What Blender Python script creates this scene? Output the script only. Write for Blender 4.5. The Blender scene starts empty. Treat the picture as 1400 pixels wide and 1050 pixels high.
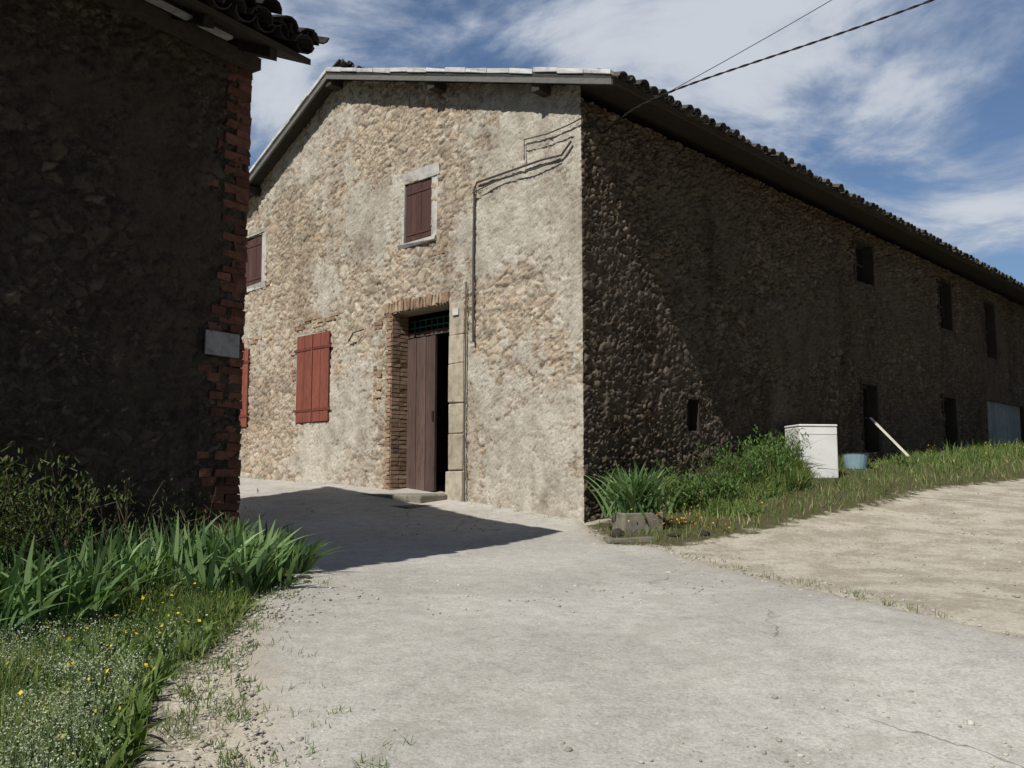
import bpy, math
import numpy as np
from mathutils import Vector
rng=np.random.default_rng(7)
sc=bpy.context.scene
sc.view_settings.view_transform='Standard'; sc.view_settings.look='None'; sc.view_settings.exposure=0
# ---------------------------------------------------------------- node helper
class NT:
    def __init__(s,tree): s.t=tree; s.n=tree.nodes; s.l=tree.links
    def new(s,typ,**kw):
        nd=s.n.new(typ)
        for k,v in kw.items(): setattr(nd,k,v)
        return nd
    def put(s,sock,v):
        if v is None: return
        if isinstance(v,bpy.types.NodeSocket): s.l.new(v,sock)
        else: sock.default_value=v
    def noise(s,vec,scale,detail=4,rough=.55,dist=0):
        n=s.new('ShaderNodeTexNoise'); s.put(n.inputs['Vector'],vec)
        n.inputs['Scale'].default_value=scale; n.inputs['Detail'].default_value=min(detail,4)
        n.inputs['Roughness'].default_value=rough; n.inputs['Distortion'].default_value=dist
        return n.outputs['Fac']
    def noisec(s,vec,scale,detail=2):
        n=s.new('ShaderNodeTexNoise'); s.put(n.inputs['Vector'],vec)
        n.inputs['Scale'].default_value=scale; n.inputs['Detail'].default_value=detail
        return n.outputs['Color']
    def vor(s,vec,scale,feature='F1',rnd=1):
        n=s.new('ShaderNodeTexVoronoi',feature=feature); s.put(n.inputs['Vector'],vec)
        n.inputs['Scale'].default_value=scale; n.inputs['Randomness'].default_value=rnd
        return n
    def m(s,op,a,b=None,c=None,clamp=False):
        n=s.new('ShaderNodeMath',operation=op); n.use_clamp=clamp
        s.put(n.inputs[0],a); s.put(n.inputs[1],b); s.put(n.inputs[2],c); return n.outputs[0]
    def vm(s,op,a,b=None,scale=None):
        n=s.new('ShaderNodeVectorMath',operation=op); s.put(n.inputs[0],a); s.put(n.inputs[1],b)
        if scale is not None: s.put(n.inputs['Scale'],scale)
        return n.outputs[0]
    def mr(s,v,a,b,c=0,d=1):
        n=s.new('ShaderNodeMapRange'); n.interpolation_type='SMOOTHSTEP'
        s.put(n.inputs['Value'],v)
        for i,x in zip((1,2,3,4),(a,b,c,d)): n.inputs[i].default_value=x
        return n.outputs[0]
    def mix(s,f,a,b,blend='MIX'):
        n=s.new('ShaderNodeMix',data_type='RGBA',blend_type=blend)
        s.put(n.inputs[0],f); s.put(n.inputs[6],a if not isinstance(a,tuple) else (*a[:3],1)); s.put(n.inputs[7],b if not isinstance(b,tuple) else (*b[:3],1))
        return n.outputs[2]
    def ramp(s,f,stops,interp='LINEAR'):
        n=s.new('ShaderNodeValToRGB'); s.put(n.inputs[0],f); cr=n.color_ramp; cr.interpolation=interp
        while len(cr.elements)<len(stops): cr.elements.new(.5)
        for e,(p,c) in zip(cr.elements,stops): e.position=p; e.color=(*c,1)
        return n.outputs[0]
    def attr(s,name):
        n=s.new('ShaderNodeAttribute',attribute_name=name); return n.outputs['Fac']
    def pos(s):
        return s.new('ShaderNodeNewGeometry').outputs['Position']
def newmat(name,rough=.9,spec=.2):
    m=bpy.data.materials.new(name); m.use_nodes=True; nt=NT(m.node_tree)
    b=m.node_tree.nodes['Principled BSDF']; b.inputs['Roughness'].default_value=rough
    b.inputs['Specular IOR Level'].default_value=spec
    return m,nt,b
def bump(nt,b,h,strength=.5,dist=.02):
    n=nt.new('ShaderNodeBump'); n.inputs['Strength'].default_value=strength; n.inputs['Distance'].default_value=dist
    nt.put(n.inputs['Height'],h); nt.l.new(n.outputs[0],b.inputs['Normal'])
# ---------------------------------------------------------------- materials
def stone_mat(name,stops,mortar,plaster,pl_lo,pl_hi,scale=4.6,disp=.05,stain=(.3,.25,.2),stain_amt=.6,joint=(.02,.13),joint_dark=.55,pl_side=None,pit_amt=.4,wobble=.18,plmid=.85,bmp=.6):
    m,nt,b=newmat(name,.95,.1)
    P=nt.pos()
    wob=nt.vm('SCALE',nt.vm('SUBTRACT',nt.noisec(P,3.4,3),(.5,.5,.5)),None,wobble)
    Q=nt.vm('MULTIPLY',nt.vm('ADD',P,wob),(1,1,1.75))
    e1=nt.vor(Q,scale,'DISTANCE_TO_EDGE').outputs['Distance']; c1=nt.vor(Q,scale).outputs['Color']
    e2_=nt.vor(Q,scale*2.1,'DISTANCE_TO_EDGE').outputs['Distance']; c2=nt.vor(Q,scale*2.1).outputs['Color']
    sel=nt.mr(nt.noise(P,1.7,2),.47,.53)
    e=nt.m('ADD',nt.m('MULTIPLY',e1,nt.m('SUBTRACT',1,sel)),nt.m('MULTIPLY',e2_,sel))
    cc=nt.mix(sel,c1,c2)
    sx=nt.new('ShaderNodeSeparateColor'); nt.l.new(cc,sx.inputs[0])
    rnd=sx.outputs[0]; rnd2=sx.outputs[1]
    stone=nt.mr(e,*joint)
    fine=nt.noise(P,28,4,.7); mid=nt.noise(P,7,4,.6)
    col=nt.ramp(rnd,stops)
    col=nt.mix(.85,col,nt.ramp(mid,[(.25,(.58,.56,.53)),(.5,(1,1,1)),(.75,(1.28,1.25,1.2))]),'MULTIPLY')
    jm=nt.mix(1,mortar,nt.ramp(fine,[(.3,(joint_dark,)*3),(.7,(1.05,)*3)]),'MULTIPLY')
    col=nt.mix(stone,jm,col)
    big=nt.noise(P,.55,4,.62)
    bb=nt.m('ADD',big,nt.m('MULTIPLY',nt.m('SUBTRACT',mid,.5),.45))
    if pl_side:
        sx2=nt.new('ShaderNodeSeparateXYZ'); nt.l.new(P,sx2.inputs[0])
        gx_=nt.mr(sx2.outputs[0],pl_side[0],pl_side[1],0,pl_side[2]); gz_=nt.mr(sx2.outputs[2],5.0,3.0,0,.03)
        bb=nt.m('ADD',nt.m('ADD',bb,gx_),gz_)
    pm=nt.mr(bb,pl_lo,pl_hi)
    pm=nt.m('MULTIPLY',pm,nt.mr(nt.m('ADD',fine,nt.m('MULTIPLY',rnd2,.25)),.38,.58,.35,1))
    plc=nt.mix(1,plaster,nt.ramp(nt.noise(P,2.6,4,.75),[(.3,(.62,.60,.58)),(.5,(.95,.94,.92)),(.7,(1.18,1.18,1.18))]),'MULTIPLY')
    col=nt.mix(pm,col,plc)
    st=nt.mr(nt.noise(nt.vm('MULTIPLY',P,(1,1,.45)),.9,4,.72),.48,.72,0,stain_amt)
    col=nt.mix(st,col,nt.mix(1,col,stain,'MULTIPLY'))
    col=nt.mix(.7,col,nt.ramp(fine,[(.25,(.62,.62,.62)),(.55,(1,1,1)),(.8,(1.2,1.2,1.2))]),'MULTIPLY')
    pit=nt.mr(nt.vor(P,26).outputs['Distance'],.08,.28)
    col=nt.mix(nt.m('MULTIPLY',nt.m('SUBTRACT',1,pit),pit_amt),col,(.08,.065,.05))
    nt.l.new(col,b.inputs['Base Color'])
    rel=nt.m('MULTIPLY',stone,nt.m('ADD',.4,nt.m('MULTIPLY',rnd2,.6)))
    h=nt.m('ADD',nt.m('MULTIPLY',rel,nt.m('SUBTRACT',1,nt.m('MULTIPLY',pm,plmid))),nt.m('MULTIPLY',pm,.55))
    h=nt.m('ADD',h,nt.m('MULTIPLY',nt.m('SUBTRACT',fine,.5),.6))
    h=nt.m('ADD',h,nt.m('MULTIPLY',nt.m('SUBTRACT',mid,.5),.9))
    h=nt.m('ADD',h,nt.m('MULTIPLY',nt.m('SUBTRACT',big,.5),.6))
    d=nt.new('ShaderNodeDisplacement'); nt.put(d.inputs['Height'],h); d.inputs['Midlevel'].default_value=.6; d.inputs['Scale'].default_value=disp
    out=m.node_tree.nodes['Material Output']; nt.l.new(d.outputs[0],out.inputs['Displacement'])
    m.displacement_method='DISPLACEMENT'
    bump(nt,b,nt.noise(P,34,3,.75),bmp,.02)
    return m
M_fac=stone_mat('facade_stone',[(0,(.26,.21,.155)),(.3,(.42,.345,.26)),(.6,(.49,.42,.325)),(.8,(.44,.32,.22)),(1,(.57,.51,.42))],(.45,.39,.31),(.48,.445,.38),.50,.61,disp=.033,stain=(.5,.46,.42),stain_amt=.65,pl_side=(-1.4,.6,.09),joint_dark=.36,pit_amt=.4,plmid=.8,scale=5.0,wobble=.24)
M_side=stone_mat('shaded_side_stone',[(0,(.085,.064,.048)),(.4,(.135,.104,.074)),(.75,(.165,.13,.094)),(1,(.215,.175,.13))],(.108,.085,.064),(.115,.093,.072),.47,.62,scale=6.4,disp=.068,stain=(.42,.38,.35),stain_amt=.8,wobble=.28,plmid=.55,bmp=.9)  # darker than the facade: the wall's shade is put into its stone colour
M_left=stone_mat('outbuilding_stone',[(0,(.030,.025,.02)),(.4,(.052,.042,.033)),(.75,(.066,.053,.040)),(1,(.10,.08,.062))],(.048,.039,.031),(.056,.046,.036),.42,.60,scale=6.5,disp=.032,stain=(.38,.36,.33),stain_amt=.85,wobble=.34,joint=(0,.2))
def tint_mat(name,c0,c1,rough=.9,nscale=12,nstr=.5,stretch=(1,1,1),bstr=.4,bdist=.01,spec=.2):
    m,nt,b=newmat(name,rough,spec); P=nt.vm('MULTIPLY',nt.pos(),stretch)
    n=nt.noise(P,nscale,4,.65)
    col=nt.mix(nt.attr('tint'),c0,c1)
    col=nt.mix(nstr,col,nt.ramp(n,[(.25,(.45,.45,.45)),(.5,(1,1,1)),(.8,(1.35,1.33,1.3))]),'MULTIPLY')
    n2=nt.noise(P,nscale*.12,3)
    col=nt.mix(nstr*.8,col,nt.ramp(n2,[(.3,(.7,.7,.7)),(.7,(1.15,1.15,1.15))]),'MULTIPLY')
    nt.l.new(col,b.inputs['Base Color']); bump(nt,b,n,bstr,bdist); return m
M_brick=tint_mat('brick',(.24,.15,.10),(.38,.28,.20),nscale=14,nstr=.9)
M_brick_d=tint_mat('dark_brick',(.07,.030,.022),(.15,.066,.046),nscale=14,nstr=1)
M_sand=tint_mat('sandstone',(.38,.32,.24),(.47,.41,.32),nscale=9,nstr=.8)
M_plast=tint_mat('window_plaster',(.40,.38,.35),(.50,.48,.44),nscale=7,nstr=.9)
M_shut=tint_mat('red_shutter_wood',(.19,.06,.042),(.25,.08,.055),.75,nscale=10,stretch=(3,3,.5),nstr=.8)
M_shutd=tint_mat('brown_shutter_wood',(.07,.036,.031),(.095,.048,.041),.75,nscale=10,stretch=(3,3,.5))
M_rhinge=tint_mat('red_hinge_paint',(.12,.035,.025),(.15,.045,.03),.7)
M_door=tint_mat('door_wood',(.08,.052,.044),(.13,.086,.072),.8,nscale=9,stretch=(4,4,.4),nstr=.9)
M_iron=tint_mat('iron',(.02,.018,.016),(.05,.04,.035),.6,nscale=30)
M_black=tint_mat('dark_interior',(.006,.005,.005),(.012,.01,.01),1)  # near-black: the shade of rooms and panes is put into the colour
M_green=tint_mat('green_paint',(.03,.11,.06),(.05,.16,.09),.6)
M_tile=tint_mat('roof_tile',(.035,.034,.032),(.12,.112,.10),.95,nscale=16,nstr=.8)
M_tiled=tint_mat('dark_roof_tile',(.018,.016,.014),(.05,.043,.037),.95,nscale=16,nstr=.8)  # darker tile tone for the outbuilding roof and rafters
M_flash=tint_mat('verge_mortar',(.48,.48,.47),(.60,.60,.585),.8,nscale=6,nstr=.7)
M_board=tint_mat('grey_board',(.13,.128,.12),(.21,.205,.19),.85,nscale=8,stretch=(1,1,3))
M_beam=tint_mat('old_beam',(.033,.028,.023),(.06,.05,.04),.9,nscale=8)
M_gdoor=tint_mat('grey_blue_door',(.16,.19,.21),(.22,.25,.27),.7,nscale=6)
M_white=tint_mat('white_enamel',(.68,.68,.66),(.78,.78,.76),.35,nscale=3,nstr=.25,bstr=.05,spec=.5)
M_rust=tint_mat('rust',(.07,.035,.025),(.15,.07,.05),.9,nscale=12)
M_blue=tint_mat('blue_plastic',(.20,.30,.36),(.25,.36,.42),.5,nscale=5,nstr=.25)
M_conc=tint_mat('old_concrete',(.14,.125,.10),(.25,.225,.18),.95,nscale=14,nstr=.8)
M_plank=tint_mat('pale_plank',(.50,.46,.40),(.6,.56,.5),.8,nscale=8)
M_cable=tint_mat('cable',(.02,.02,.02),(.035,.033,.03),.6)
M_cabg=tint_mat('grey_conduit',(.07,.065,.06),(.10,.09,.08),.6)
M_sign=tint_mat('weathered_white_sign',(.22,.22,.22),(.36,.36,.36),.7,nscale=14,nstr=1)
M_peb=tint_mat('pebble',(.24,.22,.185),(.50,.47,.41),.9,nscale=20)
M_twig=tint_mat('dry_stalk',(.07,.05,.035),(.19,.15,.10),.9)
def leaf_mat(name,stops,trans=.3,rough=.55):
    m,nt,b=newmat(name,rough,.25)
    t=nt.attr('tint'); col=nt.ramp(t,stops)
    col=nt.mix(.5,col,nt.ramp(nt.noise(nt.pos(),2.2,2),[(.3,(.65,.7,.6)),(.7,(1.25,1.2,1.1))]),'MULTIPLY')
    nt.l.new(col,b.inputs['Base Color'])
    tr=nt.new('ShaderNodeBsdfTranslucent'); nt.l.new(nt.mix(1,col,(1.1,1.25,.6),'MULTIPLY'),tr.inputs[0])
    mx=nt.new('ShaderNodeMixShader'); mx.inputs[0].default_value=trans
    nt.l.new(b.outputs[0],mx.inputs[1]); nt.l.new(tr.outputs[0],mx.inputs[2])
    nt.l.new(mx.outputs[0],m.node_tree.nodes['Material Output'].inputs['Surface']); return m
M_grass=leaf_mat('grass_blade',[(0,(.05,.095,.022)),(.45,(.125,.19,.05)),(.85,(.21,.26,.095)),(1,(.38,.34,.18))])
M_iris=leaf_mat('iris_leaf',[(0,(.06,.12,.045)),(.6,(.15,.245,.095)),(1,(.27,.37,.19))],.3)
M_shrub=leaf_mat('shrub_leaf',[(0,(.035,.055,.018)),(.6,(.08,.12,.035)),(1,(.15,.14,.06))])
M_weed=leaf_mat('weed_leaf',[(0,(.05,.10,.025)),(.6,(.11,.19,.05)),(1,(.19,.26,.09))])
M_wh=leaf_mat('pale_flower',[(0,(.22,.28,.15)),(.6,(.37,.42,.30)),(1,(.58,.59,.51))],.2,.9)
M_yel=leaf_mat('yellow_flower',[(0,(.6,.42,.02)),(1,(.75,.6,.05))],.2,.8)
M_ora=leaf_mat('orange_flower',[(0,(.6,.2,.02)),(1,(.75,.32,.04))],.2,.8)
# ---------------------------------------------------------------- mesh helper
def empty(name,loc=(0,0,0)):
    o=bpy.data.objects.new(name,None); o.location=loc; sc.collection.objects.link(o); o.empty_display_size=.3; return o
def mk(name,V,F,mats,parent=None,smooth=False,tint=None,attrs=None,midx=None):
    V=np.ascontiguousarray(V,dtype=np.float32).reshape(-1,3); F=np.ascontiguousarray(F,dtype=np.int32).reshape(-1,4)
    me=bpy.data.meshes.new(name); me.vertices.add(len(V)); me.vertices.foreach_set('co',V.ravel())
    me.loops.add(len(F)*4); me.loops.foreach_set('vertex_index',F.ravel())
    me.polygons.add(len(F)); me.polygons.foreach_set('loop_start',np.arange(0,len(F)*4,4,dtype=np.int32))
    if midx is not None: me.polygons.foreach_set('material_index',np.asarray(midx,dtype=np.int32))
    me.polygons.foreach_set('use_smooth',np.full(len(F),smooth,dtype=bool))
    if tint is None: tint=np.full(len(V),.5)
    a=me.attributes.new('tint','FLOAT','POINT'); a.data.foreach_set('value',np.asarray(tint,dtype=np.float32))
    for k,v in (attrs or {}).items():
        a=me.attributes.new(k,'FLOAT','POINT'); a.data.foreach_set('value',np.asarray(v,dtype=np.float32).ravel())
    me.update(); me.validate()
    for mt in (mats if isinstance(mats,list) else [mats]): me.materials.append(mt)
    o=bpy.data.objects.new(name,me); sc.collection.objects.link(o)
    if parent: o.parent=parent; 
    return o
class Acc:
    def __init__(s): s.V=[];s.F=[];s.T=[];s.n=0
    def add(s,V,F,t=None):
        V=np.asarray(V,float).reshape(-1,3); F=np.asarray(F,int).reshape(-1,4)
        s.V.append(V); s.F.append(F+s.n); s.T.append(np.full(len(V),rng.random() if t is None else t) if np.isscalar(t) or t is None else t); s.n+=len(V)
    BF=[(0,1,3,2),(4,6,7,5),(0,4,5,1),(2,3,7,6),(0,2,6,4),(1,5,7,3)]
    def box(s,o,a,b,c,t=None,jit=0):
        o,a,b,c=[np.asarray(x,float) for x in (o,a,b,c)]
        V=np.array([o+i*a+j*b+k*c for i in (0,1) for j in (0,1) for k in (0,1)])
        if jit: V=V+rng.normal(0,jit,V.shape)
        s.add(V,s.BF,t)
    def make(s,name,mat,parent=None,smooth=False):
        return mk(name,np.concatenate(s.V),np.concatenate(s.F),mat,parent,smooth,np.concatenate(s.T))
def bevel(o,w=.006):
    md=o.modifiers.new('b','BEVEL'); md.width=w; md.segments=2; md.limit_method='ANGLE'; return o
def tube(acc,pts,r,n=8,t=.5):
    pts=np.asarray(pts,float); k=len(pts); V=[]
    for i in range(k):
        d=pts[min(i+1,k-1)]-pts[max(i-1,0)]; d/=np.linalg.norm(d)+1e-9
        up=np.array([0,0,1.]) if abs(d[2])<.9 else np.array([1.,0,0]); s1=np.cross(d,up); s1/=np.linalg.norm(s1); s2=np.cross(d,s1)
        rr=r if np.isscalar(r) else r[i]
        for j in range(n):
            a=2*math.pi*j/n; V.append(pts[i]+rr*(math.cos(a)*s1+math.sin(a)*s2))
    F=[(i*n+j,i*n+(j+1)%n,(i+1)*n+(j+1)%n,(i+1)*n+j) for i in range(k-1) for j in range(n)]
    acc.add(V,F,t)
# ---------------------------------------------------------------- layout
C=np.array([.86,11.0]); th=math.atan2(1257,1200); dv=np.array([math.cos(th),math.sin(th)]); du=np.array([-dv[1],dv[0]])
def W(u,v,z): p=C+u*du+v*dv; return np.array([p[0],p[1],z])
DU=np.array([*du,0]); DV=np.array([*dv,0]); UP=np.array([0,0,1.])
B=np.array([-2.2,7.4]); ea=math.radians(56.8); e2=np.array([math.cos(ea),math.sin(ea)]); n2=np.array([e2[1],-e2[0]])
def L(s,d,z): p=B+s*e2+d*n2; return np.array([p[0],p[1],z])
E3=np.array([*e2,0]); N3=np.array([*n2,0])
CP=np.array([(0,0,0),(-4,0,.1),(4,0,-.05),(0,-6,-.5),(0,3.5,.48),(-2,3.5,.52),(2,3.5,.46),(-1.77,6.92,.85),(1,7,.76),(4,7,.75),(.5,10,.96),(.86,11,1.07),(-5.1,16.7,1.62),(-.59,12.4,1.25),(-1.8,13.5,1.4),(2.93,13.2,1.5),(4.86,15.2,1.78),(13.6,24.3,2.45),(21.6,32.6,3.0),(4.8,12.2,1.26),(2.04,9.8,.94),(8.4,15,1.58),(2.74,4.9,.70),(12,14,1.7),(20,20,2.3),(-5,5,.8),(-8,8,1.1),(-10,18,1.9),(-2.2,7.4,.87)])
def Kf(r2): return 0.5*r2*np.log(r2+1e-9)
n=len(CP); A=np.zeros((n+3,n+3)); d2=((CP[:,None,:2]-CP[None,:,:2])**2).sum(-1)
A[:n,:n]=Kf(d2)+np.eye(n)*0.3; A[:n,n]=1;A[:n,n+1:]=CP[:,:2];A[n:,:n]=A[:n,n:].T
Wt=np.linalg.solve(A,np.concatenate([CP[:,2],[0,0,0]]))
def gz(x,y):
    x=np.clip(np.asarray(x,float),-14,26); y=np.clip(np.asarray(y,float),-7,38)
    r=Wt[n]+Wt[n+1]*x+Wt[n+2]*y
    for i in range(n): r=r+Wt[i]*Kf((CP[i,0]-x)**2+(CP[i,1]-y)**2)
    return r
def wav(x,y,s=1.0,seed=0):
    r=0; g=np.random.default_rng(seed)
    for k in range(7):
        a=g.random()*6.28; f=s*(1+.9*k)*(.8+.4*g.random()); ph=g.random()*6.28
        r=r+np.sin((x*math.cos(a)+y*math.sin(a))*f+ph)/(1+.6*k)
    return r/2.5
def sdf(px,py,poly):
    poly=np.asarray(poly,float); d=np.full(px.shape,1e9); ins=np.zeros(px.shape,bool)
    for i in range(len(poly)):
        a=poly[i]; b=poly[(i+1)%len(poly)]; ex,ey=b-a
        t=np.clip(((px-a[0])*ex+(py-a[1])*ey)/(ex*ex+ey*ey),0,1)
        d=np.minimum(d,(px-a[0]-t*ex)**2+(py-a[1]-t*ey)**2)
        c=((a[1]>py)!=(b[1]>py))&(px<(b[0]-a[0])*(py-a[1])/(b[1]-a[1]+1e-12)+a[0]); ins^=c
    return np.where(ins,1,-1)*np.sqrt(d)
left_edge=[(-.7,-7),(-.75,1),(-.85,2.6),(-1.0,3.6),(-1.3,4.4),(-1.55,5.1),(-1.72,6.0),(-1.72,6.76),(-1.78,7.1),(-2.1,7.5)]
crack=[(1.0,9.55),(1.45,9.3),(1.8,8.3),(2.15,7.3),(2.4,6.6),(2.6,5.6),(2.85,5.0),(3.3,4.2),(4.2,2.6),(5,-7)]
road_poly=left_edge+[(-4.5,10.2),(-12,15.5),(-9,20),(-3,16),(0.86,11.2)]+crack
grassL=[(-1.05,-7),(-1.1,1),(-1.3,2.6),(-1.42,3.6),(-1.62,4.4),(-1.62,5.1),(-1.66,6.2),(-1.62,6.76),(-1.72,7.15),(-2.1,7.6),(-8,-1),(-14,-2),(-14,-7)]
bank=[(.95,10.9),(.98,9.6),(1.5,9.55),(2.0,9.75),(3.3,10.9),(4.8,12.2),(6.3,13.6),(8.4,15.1),(14,19.2),(26,30),(24,36),(13.6,24.3)]
# ---------------------------------------------------------------- ground
gm,nt,b=newmat('ground_soil',.95,.1)
P=nt.pos(); fine=nt.noise(P,35,4,.75); mid=nt.noise(P,2.2,4,.7)
peb=nt.vor(P,42); pc=nt.new('ShaderNodeSeparateColor'); nt.l.new(peb.outputs['Color'],pc.inputs[0])
grav=nt.mix(nt.mr(mid,.38,.62),(.34,.30,.235),(.48,.44,.36))
grav=nt.mix(nt.mr(peb.outputs['Distance'],.35,.15,0,.45),grav,nt.ramp(pc.outputs[0],[(0,(.24,.21,.17)),(.5,(.44,.405,.34)),(1,(.58,.55,.48))]))
grav=nt.mix(.8,grav,nt.ramp(fine,[(.3,(.62,.60,.57)),(.6,(1.1,1.1,1.1))]),'MULTIPLY')
soil=nt.mix(fine,(.045,.045,.02),(.12,.105,.055))
gmask=nt.mr(nt.m('ADD',nt.attr('grass'),nt.m('MULTIPLY',nt.m('SUBTRACT',nt.noise(P,5,4,.7),.5),.9)),-.1,.1)
nt.l.new(nt.mix(gmask,grav,soil),b.inputs['Base Color'])
bump(nt,b,nt.m('ADD',fine,nt.m('MULTIPLY',peb.outputs['Distance'],-.6)),.6,.016)
far=lambda a,bb,s: a+np.sign(bb-a)*np.geomspace(s,abs(bb-a),14)
xs=np.concatenate([far(-14,-450,1)[::-1],np.arange(-14,26.01,.11),far(26,450,1)]); ys=np.concatenate([far(-7,-300,1)[::-1],np.arange(-7,38.01,.11),far(38,600,1)])
X,Y=np.meshgrid(xs,ys,indexing='ij'); Z=gz(X,Y)+.012*wav(X,Y,3,1)
gr_s=np.maximum(sdf(X,Y,grassL),sdf(X,Y,bank)); gr_s=np.where((X<-14)|(X>26)|(Y<-7)|(Y>38),1.,gr_s)
gr_s=np.where((Y>30)|(X>20)|(Y<-5),1.,gr_s)
Z=Z+np.clip(gr_s,0,.4)*.08
def gridF(nx,ny):
    i=np.arange(nx-1)[:,None]*ny+np.arange(ny-1)[None]; return np.stack([i,i+ny,i+ny+1,i+1],-1).reshape(-1,4)
mk('ground',np.stack([X,Y,Z],-1).reshape(-1,3),gridF(len(xs),len(ys)),gm,None,True,attrs={'grass':gr_s})
# road
rm,nt,b=newmat('concrete_road',.9,.15)
P=nt.pos(); fine=nt.noise(P,55,4,.85); mid=nt.noise(P,9,4,.75); big=nt.noise(P,.8,4,.65)
col=nt.mix(nt.mr(big,.35,.65),(.42,.40,.36),(.53,.51,.465))
col=nt.mix(.8,col,nt.ramp(mid,[(.25,(.70,.69,.67)),(.55,(1,1,1)),(.8,(1.14,1.14,1.13))]),'MULTIPLY')
col=nt.mix(.9,col,nt.ramp(fine,[(.3,(.60,.59,.57)),(.6,(1.06,1.06,1.06))]),'MULTIPLY')
sp=nt.vor(P,30); spc=nt.new('ShaderNodeSeparateColor'); nt.l.new(sp.outputs['Color'],spc.inputs[0])
spm=nt.m('MULTIPLY',nt.mr(sp.outputs['Distance'],.3,.15),nt.m('GREATER_THAN',spc.outputs[0],.55))
col=nt.mix(nt.m('MULTIPLY',spm,.55),col,nt.mix(spc.outputs[1],(.17,.155,.13),(.62,.60,.55)))
dirt=nt.mr(nt.m('SUBTRACT',nt.m('MULTIPLY',mid,.5),nt.attr('edge')),-.05,.28)
col=nt.mix(nt.m('MULTIPLY',dirt,.7),col,(.35,.30,.225))
st=nt.mr(nt.noise(P,1.6,4,.75,.4),.52,.68,0,.5); col=nt.mix(st,col,(.34,.31,.265))
ck=nt.mr(nt.vor(nt.vm('ADD',P,nt.vm('SCALE',nt.noisec(P,2,4),None,.5)),.42,'DISTANCE_TO_EDGE').outputs['Distance'],.004,.0)
col=nt.mix(nt.m('MULTIPLY',ck,nt.mr(nt.noise(P,.6,2),.5,.56,0,.7)),col,(.12,.1,.08))
nt.l.new(col,b.inputs['Base Color']); bump(nt,b,nt.m('ADD',nt.m('MULTIPLY',fine,.7),nt.m('MULTIPLY',mid,1.)),.7,.015)
xs=np.arange(-12,5.6,.06); ys=np.arange(-7,20,.06); X,Y=np.meshgrid(xs,ys,indexing='ij')
s=sdf(X,Y,road_poly)+.05*wav(X,Y,5,3)+.03*wav(X,Y,17,4)
Z=gz(X,Y)+.012*wav(X,Y,1.6,5)+np.clip(.05*(s/.12),-.06,.04)
F=gridF(len(xs),len(ys)); ok=(s.ravel()[F]>-.14).any(1); F=F[ok]
us,inv=np.unique(F,return_inverse=True)
mk('concrete_road',np.stack([X,Y,Z],-1).reshape(-1,3)[us],inv.reshape(-1,4),rm,None,True,attrs={'edge':s.ravel()[us]})
# ---------------------------------------------------------------- farmhouse
FH=empty('stone_farmhouse',(0,0,0))
OV=.69
def ztop(u): return np.where(u<5.11,6.40+.324*(u+.5),8.218-.51*(u-5.11))
def bp(br,step):
    o=[br[0]]
    for a,c in zip(br[:-1],br[1:]):
        k=max(1,int(round((c-a)/step))); o+=list(a+(c-a)*np.arange(1,k+1)/k)
    return np.array(o)
wins_r=[(8.1,8.9,5.3,6.1),(8.17,8.85,2.1,3.37),(12.55,13.3,4.95,6.05),(12.5,13.25,2.2,3.4),(15.7,16.5,4.6,6.0),(15.5,18.6,2.2,3.53),(2.25,2.56,2.26,2.71),(21,21.9,4.9,6.0),(26,26.9,4.9,6.0)]
holes_f=[(2.40,3.66,.9,4.06),(2.81,3.42,5.08,6.0),(7.36,8.03,5.08,6.0),(5.23,6.18,2.52,3.99),(7.72,8.65,2.52,3.94)]
ub=bp(sorted({0,8.7}|{h[i] for h in holes_f for i in (0,1)}),.021); ub=np.unique(np.concatenate([ub,bp([8.7,12.],.08)]))
zb=bp(sorted({.6,8.3}|{h[i] for h in holes_f for i in (2,3)}|{6.35}),.021)
U,Zz=np.meshgrid(ub,zb,indexing='ij'); zt=ztop(U)-.06; Zc=np.minimum(Zz,zt)
V1=np.stack([C[0]+U*du[0],C[1]+U*du[1],Zc],-1).reshape(-1,3)
F1=gridF(len(ub),len(zb))[:,::-1]
uc=U.ravel()[F1].mean(1); zc=Zz.ravel()[F1].mean(1)
keep=np.ones(len(F1),bool)
for a,c,d,e in holes_f: keep&=~((uc>a)&(uc<c)&(zc>d)&(zc<e))
zq=Zc.ravel()[F1]; keep&=(zq.max(1)-zq.min(1)>1e-4)
fullcl=(Zz.ravel()[F1]>zt.ravel()[F1]-1e-6).all(1); keep&=~fullcl
F1=F1[keep]
vbk=bp(sorted({0,9.}|{h[i] for h in wins_r for i in (0,1) if h[i]<9}),.024); vb2=bp([9.,12.5,12.55,13.25,13.3,15.5,15.7,16.5,18.6,21,21.9,26,26.9,32],.07)
vb=np.unique(np.concatenate([vbk,vb2]))
zb2=zb[zb<=6.3501]
Vv,Zv=np.meshgrid(vb,zb2,indexing='ij')
V2=np.stack([C[0]+Vv*dv[0],C[1]+Vv*dv[1],Zv],-1).reshape(-1,3)
F2=gridF(len(vb),len(zb2)); vc=Vv.ravel()[F2].mean(1); zc=Zv.ravel()[F2].mean(1); keep=np.ones(len(F2),bool)
for a,c,d,e in wins_r: keep&=~((vc>a)&(vc<c)&(zc>d)&(zc<e))
F2=F2[keep]+len(V1)
VV=np.concatenate([V1,V2]); FF=np.concatenate([F1,F2]); mi=np.concatenate([np.zeros(len(F1)),np.ones(len(F2))])
map_=np.arange(len(VV))
c1={round(float(z),4):i for i,z in zip(range(len(zb)),Zc[0])}
for j,z in enumerate(zb2):
    k=c1.get(round(float(z),4))
    if k is not None: map_[len(V1)+j]=k
FF=map_[FF]
us,inv=np.unique(FF,return_inverse=True)
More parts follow.
